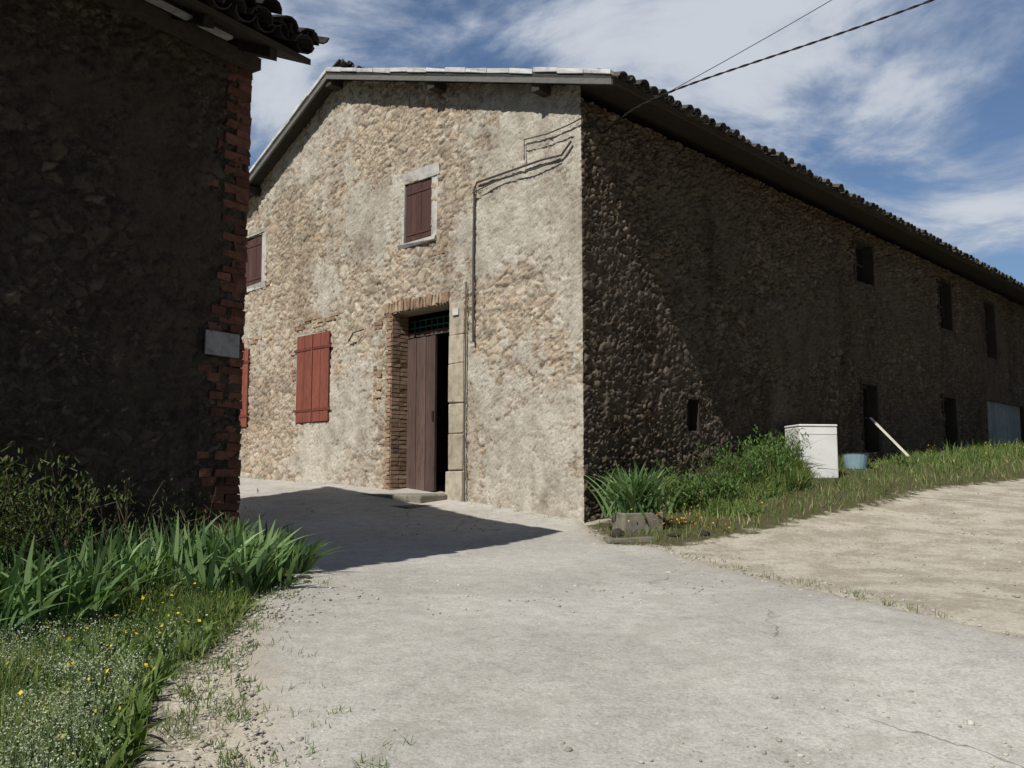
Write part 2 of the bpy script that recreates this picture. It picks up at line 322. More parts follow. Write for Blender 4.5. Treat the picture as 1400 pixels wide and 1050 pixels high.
mk('walls',VV[us],inv.reshape(-1,4),[M_fac,M_side],FH,True,midx=mi)
a=Acc(); a.box(W(12,0,.5),DU*-.2,DV*32,UP*4.2); a.box(W(.3,31.8,.5),DU*11.5,DV*.2,UP*5.6); a.box(W(.45,.5,.8),DU*.05,DV*31,UP*5.55); a.make('rear_walls_and_sky_blocker',M_beam,FH)  # last box is an added dark plane blocking sky seen through wall gaps
a=Acc(); dk=Acc()
for (u0,u1,z0,z1) in holes_f[:1]:
    a.box(W(u0-.02,.03,z0),DU*.02,DV*.3,UP*(z1-z0)); 
    a.box(W(u0,.03,z1),DU*(u1-u0),DV*.3,UP*.03)
a.make('door_reveal',M_sand,FH)
dk.box(W(2.3,.36+2,1.0),DU*1.6,DV*.05,UP*3.3); dk.box(W(2.25,.34,1.0),DU*.05,DV*2,UP*3.3); dk.box(W(3.72,.34,1.0),DU*.05,DV*2,UP*3.3); dk.box(W(2.25,.34,4.1),DU*1.5,DV*2,UP*.05)
for (u0,u1,z0,z1) in holes_f[1:]: dk.box(W(u0-.05,.14,z0-.05),DU*(u1-u0+.1),DV*.03,UP*(z1-z0+.1))
dk.make('interior',M_black,FH)
fr=Acc(); gl=Acc(); gd=Acc(); sl=Acc()
for (v0,v1,z0,z1) in wins_r:
    w=v1-v0; h=z1-z0
    for vv_ in (v0-.06,v1): sl.box(W(-.01,vv_,z0-.05),DU*.32,DV*.06,UP*(h+.1))
    sl.box(W(-.009,v0,z1),DU*.32,DV*w,UP*.06); sl.box(W(-.009,v0,z0-.06),DU*.32,DV*w,UP*.06)
    if w>2:
        for k in range(10): gd.box(W(.08,v0+w*k/10+.006,z0),DU*.04,DV*(w/10-.012),UP*h)
    else:
        gl.box(W(.2,v0-.003,z0-.003),DU*.02,DV*(w+.006),UP*(h+.006))
        for x in (0,w/2-.02,w-.04): fr.box(W(.16,v0+x,z0),DU*.04,DV*.04,UP*h)
        for x in (0,h/2,h-.04): fr.box(W(.162,v0,z0+x),DU*.036,DV*w,UP*.04)
fr.make('side_window_frames',M_beam,FH); gl.make('side_window_panes',M_black,FH); gd.make('garage_door',M_gdoor,FH); sl.make('side_window_reveals',M_beam,FH)
def brickrun(acc,u0,u1,z0,z1,v=-.012,hh=.062,ll=.25,p=1.0,depth=.08):
    r=0; z=z0
    while z<z1-.02:
        u=u0-(r%2)*ll/2
        while u<u1:
            x0=max(u,u0)+.006; x1=min(u+ll,u1)-.006
            if x1-x0>.03 and rng.random()<p:
                vv=v-rng.random()*.008
                acc.box(W(x0,vv,z),DU*(x1-x0),DV*depth,UP*(hh-.012),jit=.004)
            u+=ll
        z+=hh; r+=1
bk=Acc()
brickrun(bk,3.66,3.80,1.35,4.06,v=-.018,ll=.2)
u=2.40
while u<3.80:
    bk.box(W(u,-.022-.008*rng.random(),4.07+.02*rng.random()),DU*.058,DV*.1,UP*.15,jit=.006); u+=.07
z=1.35
while z<4.05:
    for k in range(2): bk.box(W(3.655,-.01+k*.16+.003,z),DU*.03,DV*.15,UP*.052,jit=.002)
    z+=.064
for q in [(2.5,3.6,4.8,4.95,.35),(5.0,6.3,4.1,4.28,.35),(7.2,8.3,4.02,4.15,.35),(3.9,4.1,2.2,4.1,.15),(7.1,7.3,4.9,5.6,.25),(6.2,6.4,2.7,3.9,.3)]:
    brickrun(bk,*q[:4],v=-.006,p=q[4])
bk.make('facade_bricks',M_brick,FH)
a=Acc()
z=1.72
for h in (.5,.42,.55,.4,.46):
    a.box(W(2.09,-.03,z),DU*.30,DV*.33,UP*(h-.004),jit=.005); z+=h
a.box(W(2.06,-.065,1.2),DU*.345,DV*.35,UP*.51,jit=.004)
a.box(W(3.66,-.06,1.2),DU*.2,DV*.35,UP*.17,jit=.004)
bevel(a.make('door_jamb',M_sand,FH),.014)
a=Acc(); a.box(W(2.35,-.55,1.16),DU*1.6,DV*.9,UP*.24,jit=.01); a.box(W(2.1,-.95,1.05),DU*2.1,DV*.42,UP*.2,jit=.015)
bevel(a.make('door_step',M_conc,FH),.02)
a=Acc()
for k in range(6): a.box(W(3.02+k*.107+.003,.29+.006*(k%2),1.43),DU*.101,DV*.04,UP*2.28)
a.make('door_leaf',M_door,FH)
a=Acc(); a.box(W(2.40,.28,3.72),DU*1.25,DV*.06,UP*.07); a.make('transom_bar',M_door,FH)
a=Acc()
for k in range(9): a.box(W(2.5+k*.13,.33,3.79),DU*.018,DV*.018,UP*.2)
a.box(W(2.40,.326,3.86),DU*1.25,DV*.018,UP*.02); a.box(W(2.40,.326,3.96),DU*1.25,DV*.018,UP*.02)
a.make('transom_grille',M_green,FH)
a=Acc(); a.box(W(3.04,.27,2.45),DU*.03,DV*.02,UP*.14); a.make('door_handle',M_iron,FH)
def shutter(acc,iron,u0,u1,z0,z1,v,nb,side=0):
    w=(u1-u0)/nb
    for k in range(nb): acc.box(W(u0+k*w+.002,v+.003*(k%2),z0),DU*(w-.004),DV*.03,UP*(z1-z0))
    for fz in (.12,.82):
        zz=z0+(z1-z0)*fz
        iron.box(W(u0+.02-(.09 if side<0 else 0),v-.008,zz),DU*(u1-u0-.04+(.09 if side else 0)),DV*.01,UP*.04)
rs=Acc(); ds=Acc(); ir=Acc(); irr=Acc()
shutter(ds,ir,2.825,3.405,5.09,5.985,.02,5,side=0)
shutter(ds,ir,7.37,8.02,5.09,5.985,.02,5)
shutter(rs,irr,5.235,5.69,2.53,3.98,-.035,4,side=-1); shutter(rs,irr,5.72,6.175,2.53,3.98,-.025,4,side=1)
shutter(rs,irr,7.73,8.17,2.53,3.93,-.03,4,side=-1); shutter(rs,irr,8.18,8.63,2.53,3.93,-.03,4,side=1)
bevel(rs.make('red_shutters',M_shut,FH),.003); bevel(ds.make('brown_shutters',M_shutd,FH),.003); ir.make('brown_strap_hinges',M_shutd,FH); irr.make('red_strap_hinges',M_rhinge,FH)
pf=Acc()
def frame(u0,u1,z0,z1,l,r,t,bo,v=-.03):
    if t: pf.box(W(u0-r,v,z1),DU*(u1-u0+l+r),DV*.12,UP*t,jit=.018)
    if bo: pf.box(W(u0-r,v-.01,z0-bo),DU*(u1-u0+l+r),DV*.13,UP*bo,jit=.014)
    pf.box(W(u1,v+.003,z0),DU*l,DV*.12,UP*(z1-z0),jit=.012); pf.box(W(u0-r,v+.003,z0),DU*r,DV*.12,UP*(z1-z0),jit=.012)
frame(2.81,3.42,5.08,6.0,.13,.15,.15,.08,v=-.008); frame(7.36,8.03,5.08,6.0,.15,.13,.07,.08,v=-.008)
frame(5.23,6.18,2.52,3.99,.03,.05,.03,.0,v=-.006)
bevel(pf.make('window_surrounds',M_plast,FH),.01)
a=Acc(); a.box(W(2.17,-.05,3.86),DU*.12,DV*.012,UP*.1); a.make('house_number_plate',M_plast,FH)
def roof_pt(u,v,dz=0): return W(u,v,float(ztop(np.array(u)))+dz)
a=Acc()
for ua,ubb in ((-OV,5.11),(5.11,12.5)):
    p0=roof_pt(ua,-.28); p1=roof_pt(ubb,-.28); a.box(p0-UP*.05,p1-p0,DV*32.6,UP*.05)
a.box(roof_pt(-OV+.02,-.27,-.07),DU*.04,DV*32.5,UP*.07)
a.make('roof_deck',M_beam,FH)
def rnd_tiles(name,O,e,sdir,Lw,Ls,mat,par,r=.085,sp=.2,ln=.45,st=.37,jz=.008,ja=.02,lift=.03):
    e=np.asarray(e,float); sdir=np.asarray(sdir,float); nn=np.cross(e,sdir); nn/=np.linalg.norm(nn)
    if nn[2]<0: nn=-nn
    nx=int(Lw/sp); ns=int(Ls/st)+1; Vs=[];Ts=[]
    ang=np.linspace(0,math.pi,7)
    I,J=np.meshgrid(np.arange(nx),np.arange(ns),indexing='ij'); I=I.ravel();J=J.ravel(); N=len(I)
    for conv in (1,-1):
        off=(I+.5+(0 if conv==1 else .5))*sp+rng.normal(0,.008,N); s0=J*st+rng.normal(0,.02,N)-(.03 if conv==1 else .0)
        rr0=r*(1+rng.normal(0,.05,N)); rr1=rr0*.82; yaw=rng.normal(0,ja,N); h=rng.normal(0,jz,N)+lift+(.0 if conv==1 else .035)
        Vt=np.zeros((N,2,7,3))
        for k,(rr,ds,dh) in enumerate(((rr0,0,.022),(rr1,ln,0))):
            cc=O+off[:,None]*e+(s0+ds)[:,None]*sdir+(yaw*ds)[:,None]*e+(h+dh)[:,None]*nn
            for j,a_ in enumerate(ang): Vt[:,k,j]=cc+(rr*math.cos(a_))[:,None]*e+(conv*rr*math.sin(a_)*.85)[:,None]*nn
        Vs.append(Vt.reshape(-1,3)); Ts.append(np.repeat(np.clip(rng.normal(.5,.28,N),0,1),14))
    V=np.concatenate(Vs); T=np.concatenate(Ts); nt_=len(V)//14
    base=np.array([(j,j+1,8+j,7+j) for j in range(6)])
    F=(np.arange(nt_)[:,None,None]*14+base[None]).reshape(-1,4)
    o=mk(name,V,F,mat,par,False,T); md=o.modifiers.new('s','SOLIDIFY'); md.thickness=.013; return o
sR=(roof_pt(5.11,0)-roof_pt(-.5,0)); LR=np.linalg.norm(sR); sR/=LR
sL=(roof_pt(5.11,0)-roof_pt(12.5,0)); LL=np.linalg.norm(sL); sL/=LL
rnd_tiles('roof_tiles',roof_pt(-OV-.05,-.25,-.03),DV,sR,32.5,LR,M_tile,FH,r=.075,jz=.010,lift=.02)
rnd_tiles('roof_tiles_far',roof_pt(12.5,-.25),DV,sL,32.5,LL-.1,M_tile,FH)
a=Acc()
for k in range(75):
    p0=roof_pt(5.11,-.2+k*.43,-.05); tube(a,[p0,p0+DV*.46+UP*.02],[.09,.075],10,rng.random())
a.make('ridge_tiles',M_tile,FH)
a=Acc(); g=Acc()
for ua,ubb in ((-OV,5.11),(5.11,12.5)):
    p0=roof_pt(ua,-.30); p1=roof_pt(ubb,-.30); m_=p1-p0
    N_=14
    for k in range(N_):
        a.box(p0+m_*k/N_+UP*(.0+rng.normal(0,.006)),m_/N_*.995,DV*.16,UP*.065,jit=.005)
    g.box(p0-UP*.12+DV*.02,m_,DV*.035,UP*.115)
bevel(a.make('verge_flashing',M_flash,FH),.006); g.make('verge_board',M_board,FH)
a=Acc()
for u_,s_ in ((5.11,.16),(2.58,.14),(.55,.12),(7.6,.14),(9.8,.14)):
    a.box(roof_pt(u_,-.24,-.22)-DU*s_/2,DU*s_,DV*.35,UP*s_,jit=.004)
a.make('roof_beams',M_beam,FH)
a=Acc()
tube(a,[W(1.88,-.04,3.45),W(1.885,-.04,4.6),W(1.87,-.04,5.58),W(1.82,-.04,5.66),W(1.2,-.045,5.67),W(.6,-.05,5.68),W(.28,-.05,5.66),W(.12,-.05,5.8)],.015)
tube(a,[W(1.87,-.07,5.52),W(1.3,-.06,5.60),W(.7,-.06,5.58),W(.3,-.05,5.62)],.009)
tube(a,[W(2.02,-.05,1.3),W(2.035,-.045,2.2),W(2.025,-.045,3.0),W(2.02,-.045,4.3)],.010)
tube(a,[W(.92,-.05,5.75),W(.92,-.05,6.03),W(.5,-.05,6.0),W(.17,-.05,6.02),W(-.05,-.05,6.05)],.009)
tube(a,[W(.92,-.06,5.95),W(.5,-.06,5.92),W(.1,-.06,5.93)],.007)
tube(a,[W(4.32,-.04,3.9),W(4.5,-.1,3.86),W(4.69,-.05,3.75)],.012)
a.make('wall_cables',M_cabg,FH)
# ---------------------------------------------------------------- outbuilding
OB=empty('stone_outbuilding',(0,0,0))
tn=.43; SE=-3.3
sb=bp([SE,0],.024); zl=bp([.3,5.2],.024)
S,Z=np.meshgrid(sb,zl,indexing='ij'); V=np.stack([B[0]+S*e2[0],B[1]+S*e2[1],Z],-1).reshape(-1,3); F=gridF(len(sb),len(zl))
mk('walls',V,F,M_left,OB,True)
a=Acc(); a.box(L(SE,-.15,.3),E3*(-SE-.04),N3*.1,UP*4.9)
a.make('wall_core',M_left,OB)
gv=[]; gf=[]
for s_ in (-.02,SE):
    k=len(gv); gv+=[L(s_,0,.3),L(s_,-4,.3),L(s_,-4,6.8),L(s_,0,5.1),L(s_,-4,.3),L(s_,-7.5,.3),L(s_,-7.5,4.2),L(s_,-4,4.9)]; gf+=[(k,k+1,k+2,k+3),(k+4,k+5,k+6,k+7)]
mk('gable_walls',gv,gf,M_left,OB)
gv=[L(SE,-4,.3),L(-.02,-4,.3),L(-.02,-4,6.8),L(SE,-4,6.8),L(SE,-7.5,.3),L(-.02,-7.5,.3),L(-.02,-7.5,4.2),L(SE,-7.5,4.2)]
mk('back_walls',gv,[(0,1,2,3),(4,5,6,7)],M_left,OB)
def LR_(s,d,dz=0): return L(s,d,5.02-tn*(d-.6)+dz)
RS=SE-.15
a=Acc(); p0=LR_(RS,.6,-.06); p1=LR_(RS,-4.1,-.06); a.box(p0,p1-p0,E3*(-RS+.1),UP*.05); q0=L(RS,-4,4.95); q1=L(RS,-7.8,4.2); a.box(q0,q1-q0,E3*(-RS+.1),UP*.05)
a.make('roof_deck',M_beam,OB)
sd=(LR_(0,-4)-LR_(0,.62)); ll=np.linalg.norm(sd); sd/=ll
rnd_tiles('roof_tiles',LR_(RS,.66,-.01),E3,sd,-RS+.13,ll,M_tiled,OB,r=.095,sp=.215,jz=.022,ja=.07,lift=.045)
rnd_tiles('eave_tiles',LR_(RS-.15,.69,.05),E3,sd,-RS+.22,.5,M_tiled,OB,r=.09,sp=.215,jz=.03,ja=.1,lift=.04)
a=Acc()
s_=RS+.1
while s_<.05:
    a.box(LR_(s_,.5,-.15),(LR_(0,-.1)-LR_(0,.5)),E3*.08,UP*.09,jit=.004); s_+=.62
a.box(L(SE,.02,5.0),N3*.10,E3*(-SE),UP*.1)
a.make('rafters',M_tiled,OB)
a=Acc(); a.box(L(RS,.30,5.00),N3*.07,E3*(-RS-.5),UP*.02); a.make('eave_sunlit_strip',M_sign,OB)  # pale added board stands for a sunlit slit under the eave
a=Acc(); z=.6; r=0
while z<5.05:
    ln=.24 if r%2 else .13
    if rng.random()<.95: a.box(L(-ln,-.1,z),E3*(ln+.008),N3*(.10+.012*rng.random()),UP*.064,jit=.006)
    if rng.random()<.35: a.box(L(-ln-.13-.1*rng.random(),-.1,z),E3*.12,N3*(.102+.006*rng.random()),UP*.058,jit=.005)
    z+=.068; r+=1
a.make('quoin_bricks',M_brick_d,OB)
a=Acc(); a.box(L(-.40,.03,2.57),E3*.33,N3*.012,UP*.19); o=a.make('street_plate',M_sign,OB)
# ---------------------------------------------------------------- wires
wr=empty('overhead_wires')
def curve_pts(P,k=12):
    P=[np.array(p,float) for p in P]; out=[]
    P2=[2*P[0]-P[1]]+P+[2*P[-1]-P[-2]]
    for i in range(1,len(P2)-2):
        for t in np.arange(k)/k:
            out.append(.5*((2*P2[i])+(-P2[i-1]+P2[i+1])*t+(2*P2[i-1]-5*P2[i]+4*P2[i+1]-P2[i+2])*t*t+(-P2[i-1]+3*P2[i]-3*P2[i+1]+P2[i+2])*t**3))
    out.append(P[-1]); return out
a=Acc(); cp=curve_pts([(1.12,11.12,5.92),(1.75,10.0,5.96),(4.14,8.56,6.29),(8.5,5.9,7.1),(16,1.5,8.8)])
for ph in (0,math.pi):
    pp=[]; L_=0; cp2=[]
    for i in range(len(cp)-1):
        for t in np.arange(8)/8: cp2.append(cp[i]*(1-t)+cp[i+1]*t)
    for i,q in enumerate(cp2):
        if i: L_+=np.linalg.norm(cp2[i]-cp2[i-1])
        pp.append(q+.007*np.array([math.cos(L_*22+ph)*.5,math.cos(L_*22+ph)*.5,math.sin(L_*22+ph)]))
    tube(a,pp,.0065,6)
a.make('power_cable',M_cable,wr)
a=Acc(); tube(a,curve_pts([(1.75,10.0,5.96),(2.5,9.5,6.22),(3.34,9.03,6.56),(5.2,8,7.35),(9,6,9)]),.004,6)
tube(a,[(1.0,11.0,6.05),(1.12,11.1,5.93),(1.2,11.0,5.93)],.015,6)
a.make('telephone_wire',M_cable,wr)
# ---------------------------------------------------------------- vegetation
def blades(base,h,w,az,lean,curve,tint,K=3,faz=None,pw=1.6):
    N=len(base); V=np.zeros((N,K+1,2,3)); d=np.stack([np.cos(az),np.sin(az),0*az],-1)
    if faz is None: faz=rng.random(N)*6.283
    sd_=np.stack([np.cos(faz),np.sin(faz),0*faz],-1)
    for k in range(K+1):
        t=k/K; hor=(lean*t+curve*t*t)*h; vert=h*(t-.45*np.abs(curve)*t*t*t)
        p=base+d*hor[:,None]; p[:,2]+=vert
        ww=w*(max(.06,1-t**pw))/2 if k else w*.35
        V[:,k,0]=p-sd_*ww[:,None]; V[:,k,1]=p+sd_*ww[:,None]
    f=np.array([(2*k,2*k+1,2*k+3,2*k+2) for k in range(K)])
    F=(np.arange(N)[:,None,None]*(2*K+2)+f[None]).reshape(-1,4)
    return V.reshape(-1,3),F,np.repeat(tint,2*K+2)
def scatter(poly,N,bb,thr=0.,noise=.1,seed=0):
    x=rng.uniform(bb[0],bb[1],N); y=rng.uniform(bb[2],bb[3],N)
    s=sdf(x,y,poly)+noise*wav(x,y,4,seed); ok=s>thr; return x[ok],y[ok],s[ok]
def onz(x,y): return np.stack([x,y,gz(x,y)+.005],-1)
def mass(name,parts,mat):
    a=Acc()
    for V,F,T in parts: a.add(V,F,T)
    return a.make(name,mat,None,False)
parts=[]
x,y,s=scatter(grassL,150000,(-6.0,-1.2,2.2,7.4),.0,.08,11)
ok=(rng.random(len(x))<np.clip(s/.25+.15,0,1)); x,y,s=x[ok],y[ok],s[ok]
patch=wav(x,y,3.5,21); N=len(x)
h=(.06+.09*rng.random(N))*(1+.6*np.clip(patch,-.8,1))*np.clip(.6+s,.6,1.25)*(1+.5*np.clip((y-5.2)/.8,0,1))
parts.append(blades(onz(x,y),h,.005+.005*rng.random(N),rng.random(N)*6.28,rng.normal(0,.35,N),rng.normal(0,.45,N),np.clip(.5+.25*patch+rng.normal(0,.24,N),0,1)))
x,y,s=scatter(grassL,30000,(-6.0,-1.2,2.2,7.4),.05,.08,12); N=len(x)
parts.append(blades(onz(x,y),.05+.10*rng.random(N),.018+.02*rng.random(N),rng.random(N)*6.28,rng.normal(0,.8,N),rng.normal(.3,.4,N),np.clip(rng.normal(.45,.22,N),0,.9),pw=3))
x,y,s=scatter(bank,120000,(.9,22,9.4,31),0,.10,13); 
ok=(rng.random(len(x))<np.clip(s/.3+.15,0,1)*np.clip(14/y,.3,1)**2); x,y,s=x[ok],y[ok],s[ok]; N=len(x); patch=wav(x,y,2.5,22)
h=(.08+.17*rng.random(N))*(1+.6*np.clip(patch,-.8,1))*np.clip(.4+.55*s,.4,1.5)
parts.append(blades(onz(x,y),h,.009+.008*rng.random(N),rng.random(N)*6.28,rng.normal(0,.35,N),rng.normal(0,.45,N),np.clip(.5+.28*patch+rng.normal(0,.25,N),0,1)))
for (v_,o_,R_,hh,N) in ((3.6,.5,.55,.6,3000),(4.3,.35,.4,.65,2200),(2.9,.5,.5,.4,1600),(1.6,.9,.5,.3,1500),(6.9,.35,.4,.3,900),(9.5,.7,1.2,.35,1500),(12,.8,2,.4,1800),(15,.8,2,.35,1500)):
    c=C+v_*dv-o_*du; r_=R_*np.sqrt(rng.random(N)); a_=rng.random(N)*6.28
    x=c[0]+r_*np.cos(a_); y=c[1]+r_*np.sin(a_)
    wd=-((x-C[0])*du[0]+(y-C[1])*du[1]); ok=wd>.06; x,y,r_=x[ok],y[ok],r_[ok]; n_=len(x)
    parts.append(blades(onz(x,y),hh*(.4+.6*rng.random(n_))*(1-.5*r_/R_)*(1+.4*wav(x,y,6,8)),.014+.012*rng.random(n_),rng.random(n_)*6.28,rng.normal(0,.4,n_),rng.normal(0,.6,n_),np.clip(rng.normal(.55,.25,n_),0,1),K=4))
x=[];y=[]
for _ in range(240):
    t=rng.random()*(len(left_edge)-5)+2; i=int(t); f_=t-i; p=np.array(left_edge[i])*(1-f_)+np.array(left_edge[i+1])*f_+np.array([rng.normal(-.12,.25),0])
    k=rng.integers(6,22); x+=list(p[0]+rng.normal(0,.03,k)); y+=list(p[1]+rng.normal(0,.03,k))
for _ in range(60):
    t=rng.random()*(len(crack)-5); i=int(t); f_=t-i; p=np.array(crack[i])*(1-f_)+np.array(crack[i+1])*f_+np.array([rng.normal(.03,.06),0])
    k=rng.integers(3,9); x+=list(p[0]+rng.normal(0,.02,k)); y+=list(p[1]+rng.normal(0,.02,k))
for _ in range(90):
    t=rng.random()*8.2
    if 2.0<t<4.3: continue
    p=C+t*du-rng.random()*.08*dv-dv*.03; k=rng.integers(3,9); x+=list(p[0]+rng.normal(0,.03,k)); y+=list(p[1]+rng.normal(0,.03,k))
x=np.array(x);y=np.array(y);N=len(x)
bb_=onz(x,y); bb_[:,2]+=.02
parts.append(blades(bb_,.02+.05*rng.random(N),.006+0*x,rng.random(N)*6.28,rng.normal(0,.6,N),rng.normal(0,.5,N),np.clip(rng.normal(.5,.25,N),0,1)))
mass('grass',parts,M_grass)
parts=[]; 
for _ in range(240):
    s_=rng.uniform(-3.6,.14); d_=.18+.85*rng.random()
    if s_>-.4: d_=.1+.55*rng.random()
    c=L(s_,d_,0)[:2]; k=rng.integers(6,11); fa=rng.random()*3.14
    hh=(.42+.17*rng.random())*(1.0+.05*min(2,max(0,-s_)))*(1 if s_<-.2 else .85)
    off=np.linspace(-1,1,k); x=c[0]+off*.04*math.cos(fa)+rng.normal(0,.012,k); y=c[1]+off*.04*math.sin(fa)+rng.normal(0,.012,k)
    az=np.where(off>=0,fa,fa+math.pi)+rng.normal(0,.35,k)
    parts.append(blades(onz(x,y),hh*(1-.3*np.abs(off))*rng.uniform(.7,1.1,k),.036+.016*rng.random(k),az,np.abs(off)*.45+rng.normal(.05,.1,k),np.clip(rng.normal(.22,.3,k),-.1,.85),np.clip(rng.normal(.5,.27,k)+rng.normal(0,.12),0,1),K=7,faz=rng.normal(fa,.7,k),pw=3.2))
mass('iris_plants',parts,M_iris)
def dots(x,y,zoff,size,tl=(0,1)):
    N=len(x); base=onz(x,y); base[:,2]+=zoff
    nrm=rng.normal(0,1,(N,3))+np.array([0,0,1.2]); nrm/=np.linalg.norm(nrm,axis=1)[:,None]
    t1=np.cross(nrm,rng.normal(0,1,(N,3))); t1/=np.linalg.norm(t1,axis=1)[:,None]; t2=np.cross(nrm,t1)
    sz=size*rng.uniform(.6,1.3,N)[:,None]
    V=np.stack([base-t1*sz,base-t2*sz*.7,base+t1*sz,base+t2*sz*.7],1).reshape(-1,3)
    F=np.arange(N*4).reshape(-1,4); return V,F,np.repeat(rng.uniform(*tl,N),4)
x,y,s=scatter(grassL,150000,(-4.0,-1.2,2.4,5.6),.02,.15,31)
den=np.clip((5.3-y)/1.0,0,1)*np.clip(wav(x,y,5,33)*.6+.7,.12,1)*np.clip(s/.3,0,1); ok=rng.random(len(x))<den; x,y=x[ok],y[ok]
hz=.04+.11*np.sqrt(rng.random(len(x)))*(1+.3*wav(x,y,5,33))
p1=dots(x,y,hz,.0045)
st=rng.random(len(x))<.3; n_=st.sum()
mass('white_wildflowers',[p1,blades(onz(x[st],y[st]),hz[st],np.full(n_,.004),rng.random(n_)*6.28,rng.normal(0,.2,n_),rng.normal(0,.2,n_),np.full(n_,.25),K=2)],M_wh)
x,y,s=scatter(grassL,900,(-5,-1.4,3.5,7.2),.05,.1,41); x2,y2,_=scatter(bank,700,(1,14,9.6,24),.1,.1,42)
mass('yellow_wildflowers',[dots(x,y,.12+.07*rng.random(len(x)),.010),dots(x2,y2,.2+.1*rng.random(len(x2)),.013)],M_yel)
x2=rng.normal(1.95,.25,60); y2=rng.normal(10.15,.2,60)
mass('orange_wildflowers',[dots(x2,y2,.12+.14*rng.random(60),.016)],M_ora)
def shrub(name,c,R,H,nst,nl,lm,leaf=.02):
    par=empty(name); a=Acc(); lp=[]
    for _ in range(nst):
        az=rng.random()*6.28; r0=R*.3*rng.random(); b0=np.array([c[0]+r0*math.cos(az),c[1]+r0*math.sin(az)]); z0=float(gz(*b0))
        h=H*rng.uniform(.5,1); ln=R*rng.uniform(.2,1)
        pts=[np.array([b0[0]+ln*math.cos(az)*t**1.3+rng.normal(0,.012),b0[1]+ln*math.sin(az)*t**1.3+rng.normal(0,.012),z0+h*(t-.12*t*t)]) for t in np.linspace(0,1,6)]
        tube(a,pts,list(np.linspace(.005,.0015,6)),4,rng.random()); lp+=pts[1:]
        for _k in range(3):
            i=rng.integers(2,5); q=pts[i]; dd=rng.normal(0,.09,3)+np.array([0,0,.09]); tube(a,[q,q+dd*.5,q+dd],[.0025,.002,.001],3,rng.random()); lp+=[q+dd]
    a.make('stems',M_twig,par)
    if nl:
        lp=np.array(lp); idx=rng.integers(0,len(lp),nl); q=lp[idx]+rng.normal(0,.045,(nl,3))
        V,F,T=blades(q,leaf*rng.uniform(.7,1.8,nl),leaf*.5*np.ones(nl),rng.random(nl)*6.28,rng.normal(0,1,nl),rng.normal(0,.5,nl),np.clip(rng.normal(.5,.25,nl),0,1),K=2,pw=2.5)
        mk('leaves',V,F,lm,par,tint=T)
shrub('leafy_shrub',L(-1.85,.35,0)[:2],.4,1.05,18,2600,M_shrub,.028)
shrub('leafy_shrub',L(-2.6,.4,0)[:2],.45,1.2,20,2600,M_shrub,.028)
shrub('dry_weeds',L(-1.1,.22,0)[:2],.45,.85,14,500,M_shrub)
shrub('dry_weeds',L(-.45,.2,0)[:2],.35,.7,9,260,M_shrub)
shrub('dry_weeds',W(-.3,1.3,0)[:2],.4,.6,20,900,M_shrub)
shrub('dry_weeds',W(-.35,2.4,0)[:2],.5,.8,24,1600,M_shrub)
for v_,o_,R_,H_ in ((3.5,.5,.35,.7),(4.2,.35,.4,.85),(2.9,.4,.35,.6),(1.9,.7,.3,.45),(.35,.28,.22,.5),(1.2,.6,.25,.45)):
    shrub('leafy_weed',W(-o_,v_,0)[:2],R_,H_,24,1500,M_weed,.045)
PL=empty('stone_planter'); c=np.array([1.42,10.42]); z0=float(gz(*c)); ax=np.array([.93,.37,0]); ay=np.array([-.37,.93,0]); o=np.array([c[0],c[1],z0])-ax*.25-ay*.14
a=Acc(); a.box(o-UP*.05,ax*.5,ay*.04,UP*.27,jit=.006); a.box(o-UP*.05+ay*.24,ax*.5,ay*.04,UP*.27,jit=.004); a.box(o-UP*.05+ay*.04,ax*.04,ay*.2,UP*.27,jit=.004); a.box(o-UP*.05+ax*.46+ay*.04,ax*.04,ay*.2,UP*.27,jit=.004)
bevel(a.make('trough',M_conc,PL),.012)
a=Acc(); a.box(o+ax*.03+ay*.03,ax*.44,ay*.22,UP*.17); a.make('soil',M_beam,PL)
k=190; x=c[0]+rng.normal(0,.12,k); y=c[1]+rng.normal(0,.06,k); bs=np.stack([x,y,np.full(k,z0+.16)],-1)
V,F,T=blades(bs,rng.uniform(.38,.72,k),rng.uniform(.024,.038,k),rng.random(k)*6.28,rng.uniform(.05,.45,k),rng.uniform(.1,.6,k),np.clip(rng.normal(.42,.25,k),0,1),K=7,pw=3.5)
mk('agapanthus_leaves',V,F,M_iris,PL,tint=T)
a=Acc(); a.box((1.0,9.62,float(gz(1.2,9.7))),(.5,.12,.01),(-.05,.2,0),UP*.06,jit=.008); bevel(a.make('stone_slab',M_conc),.012)
WM=empty('washing_machine'); c=np.array([4.66,13.9]); z0=float(gz(*c))-.02; ax=np.array([math.cos(.12),math.sin(.12),0]); ay=np.array([-ax[1],ax[0],0])
top=2.43; H=top-z0; o=np.array([c[0],c[1],z0])-ax*.3
a=Acc(); a.box(o+UP*.05,ax*.6,ay*.55,UP*(H-.09)); a.box(o+UP*(H-.035)-ay*.012-ax*.006,ax*.612,ay*.575,UP*.035); bevel(a.make('body',M_white,WM),.015)
a=Acc(); a.box(o+UP*(H-.15)-ay*.006+ax*.01,ax*.58,ay*.005,UP*.10); a.make('control_panel',M_white,WM)
a=Acc(); 
for x_ in (.03,.53): a.box(o+ax*x_+ay*.03,ax*.04,ay*.04,UP*.05); a.box(o+ax*x_+ay*.47,ax*.04,ay*.04,UP*.05)
a.box(o+ax*.602+ay*.06+UP*.12,ax*.006,ay*.43,UP*(H-.3)); a.make('rusty_side_panel_and_feet',M_rust,WM)
BK=empty('plastic_tub'); c=np.array([5.75,15.35]); z0=float(gz(*c)); a=Acc()
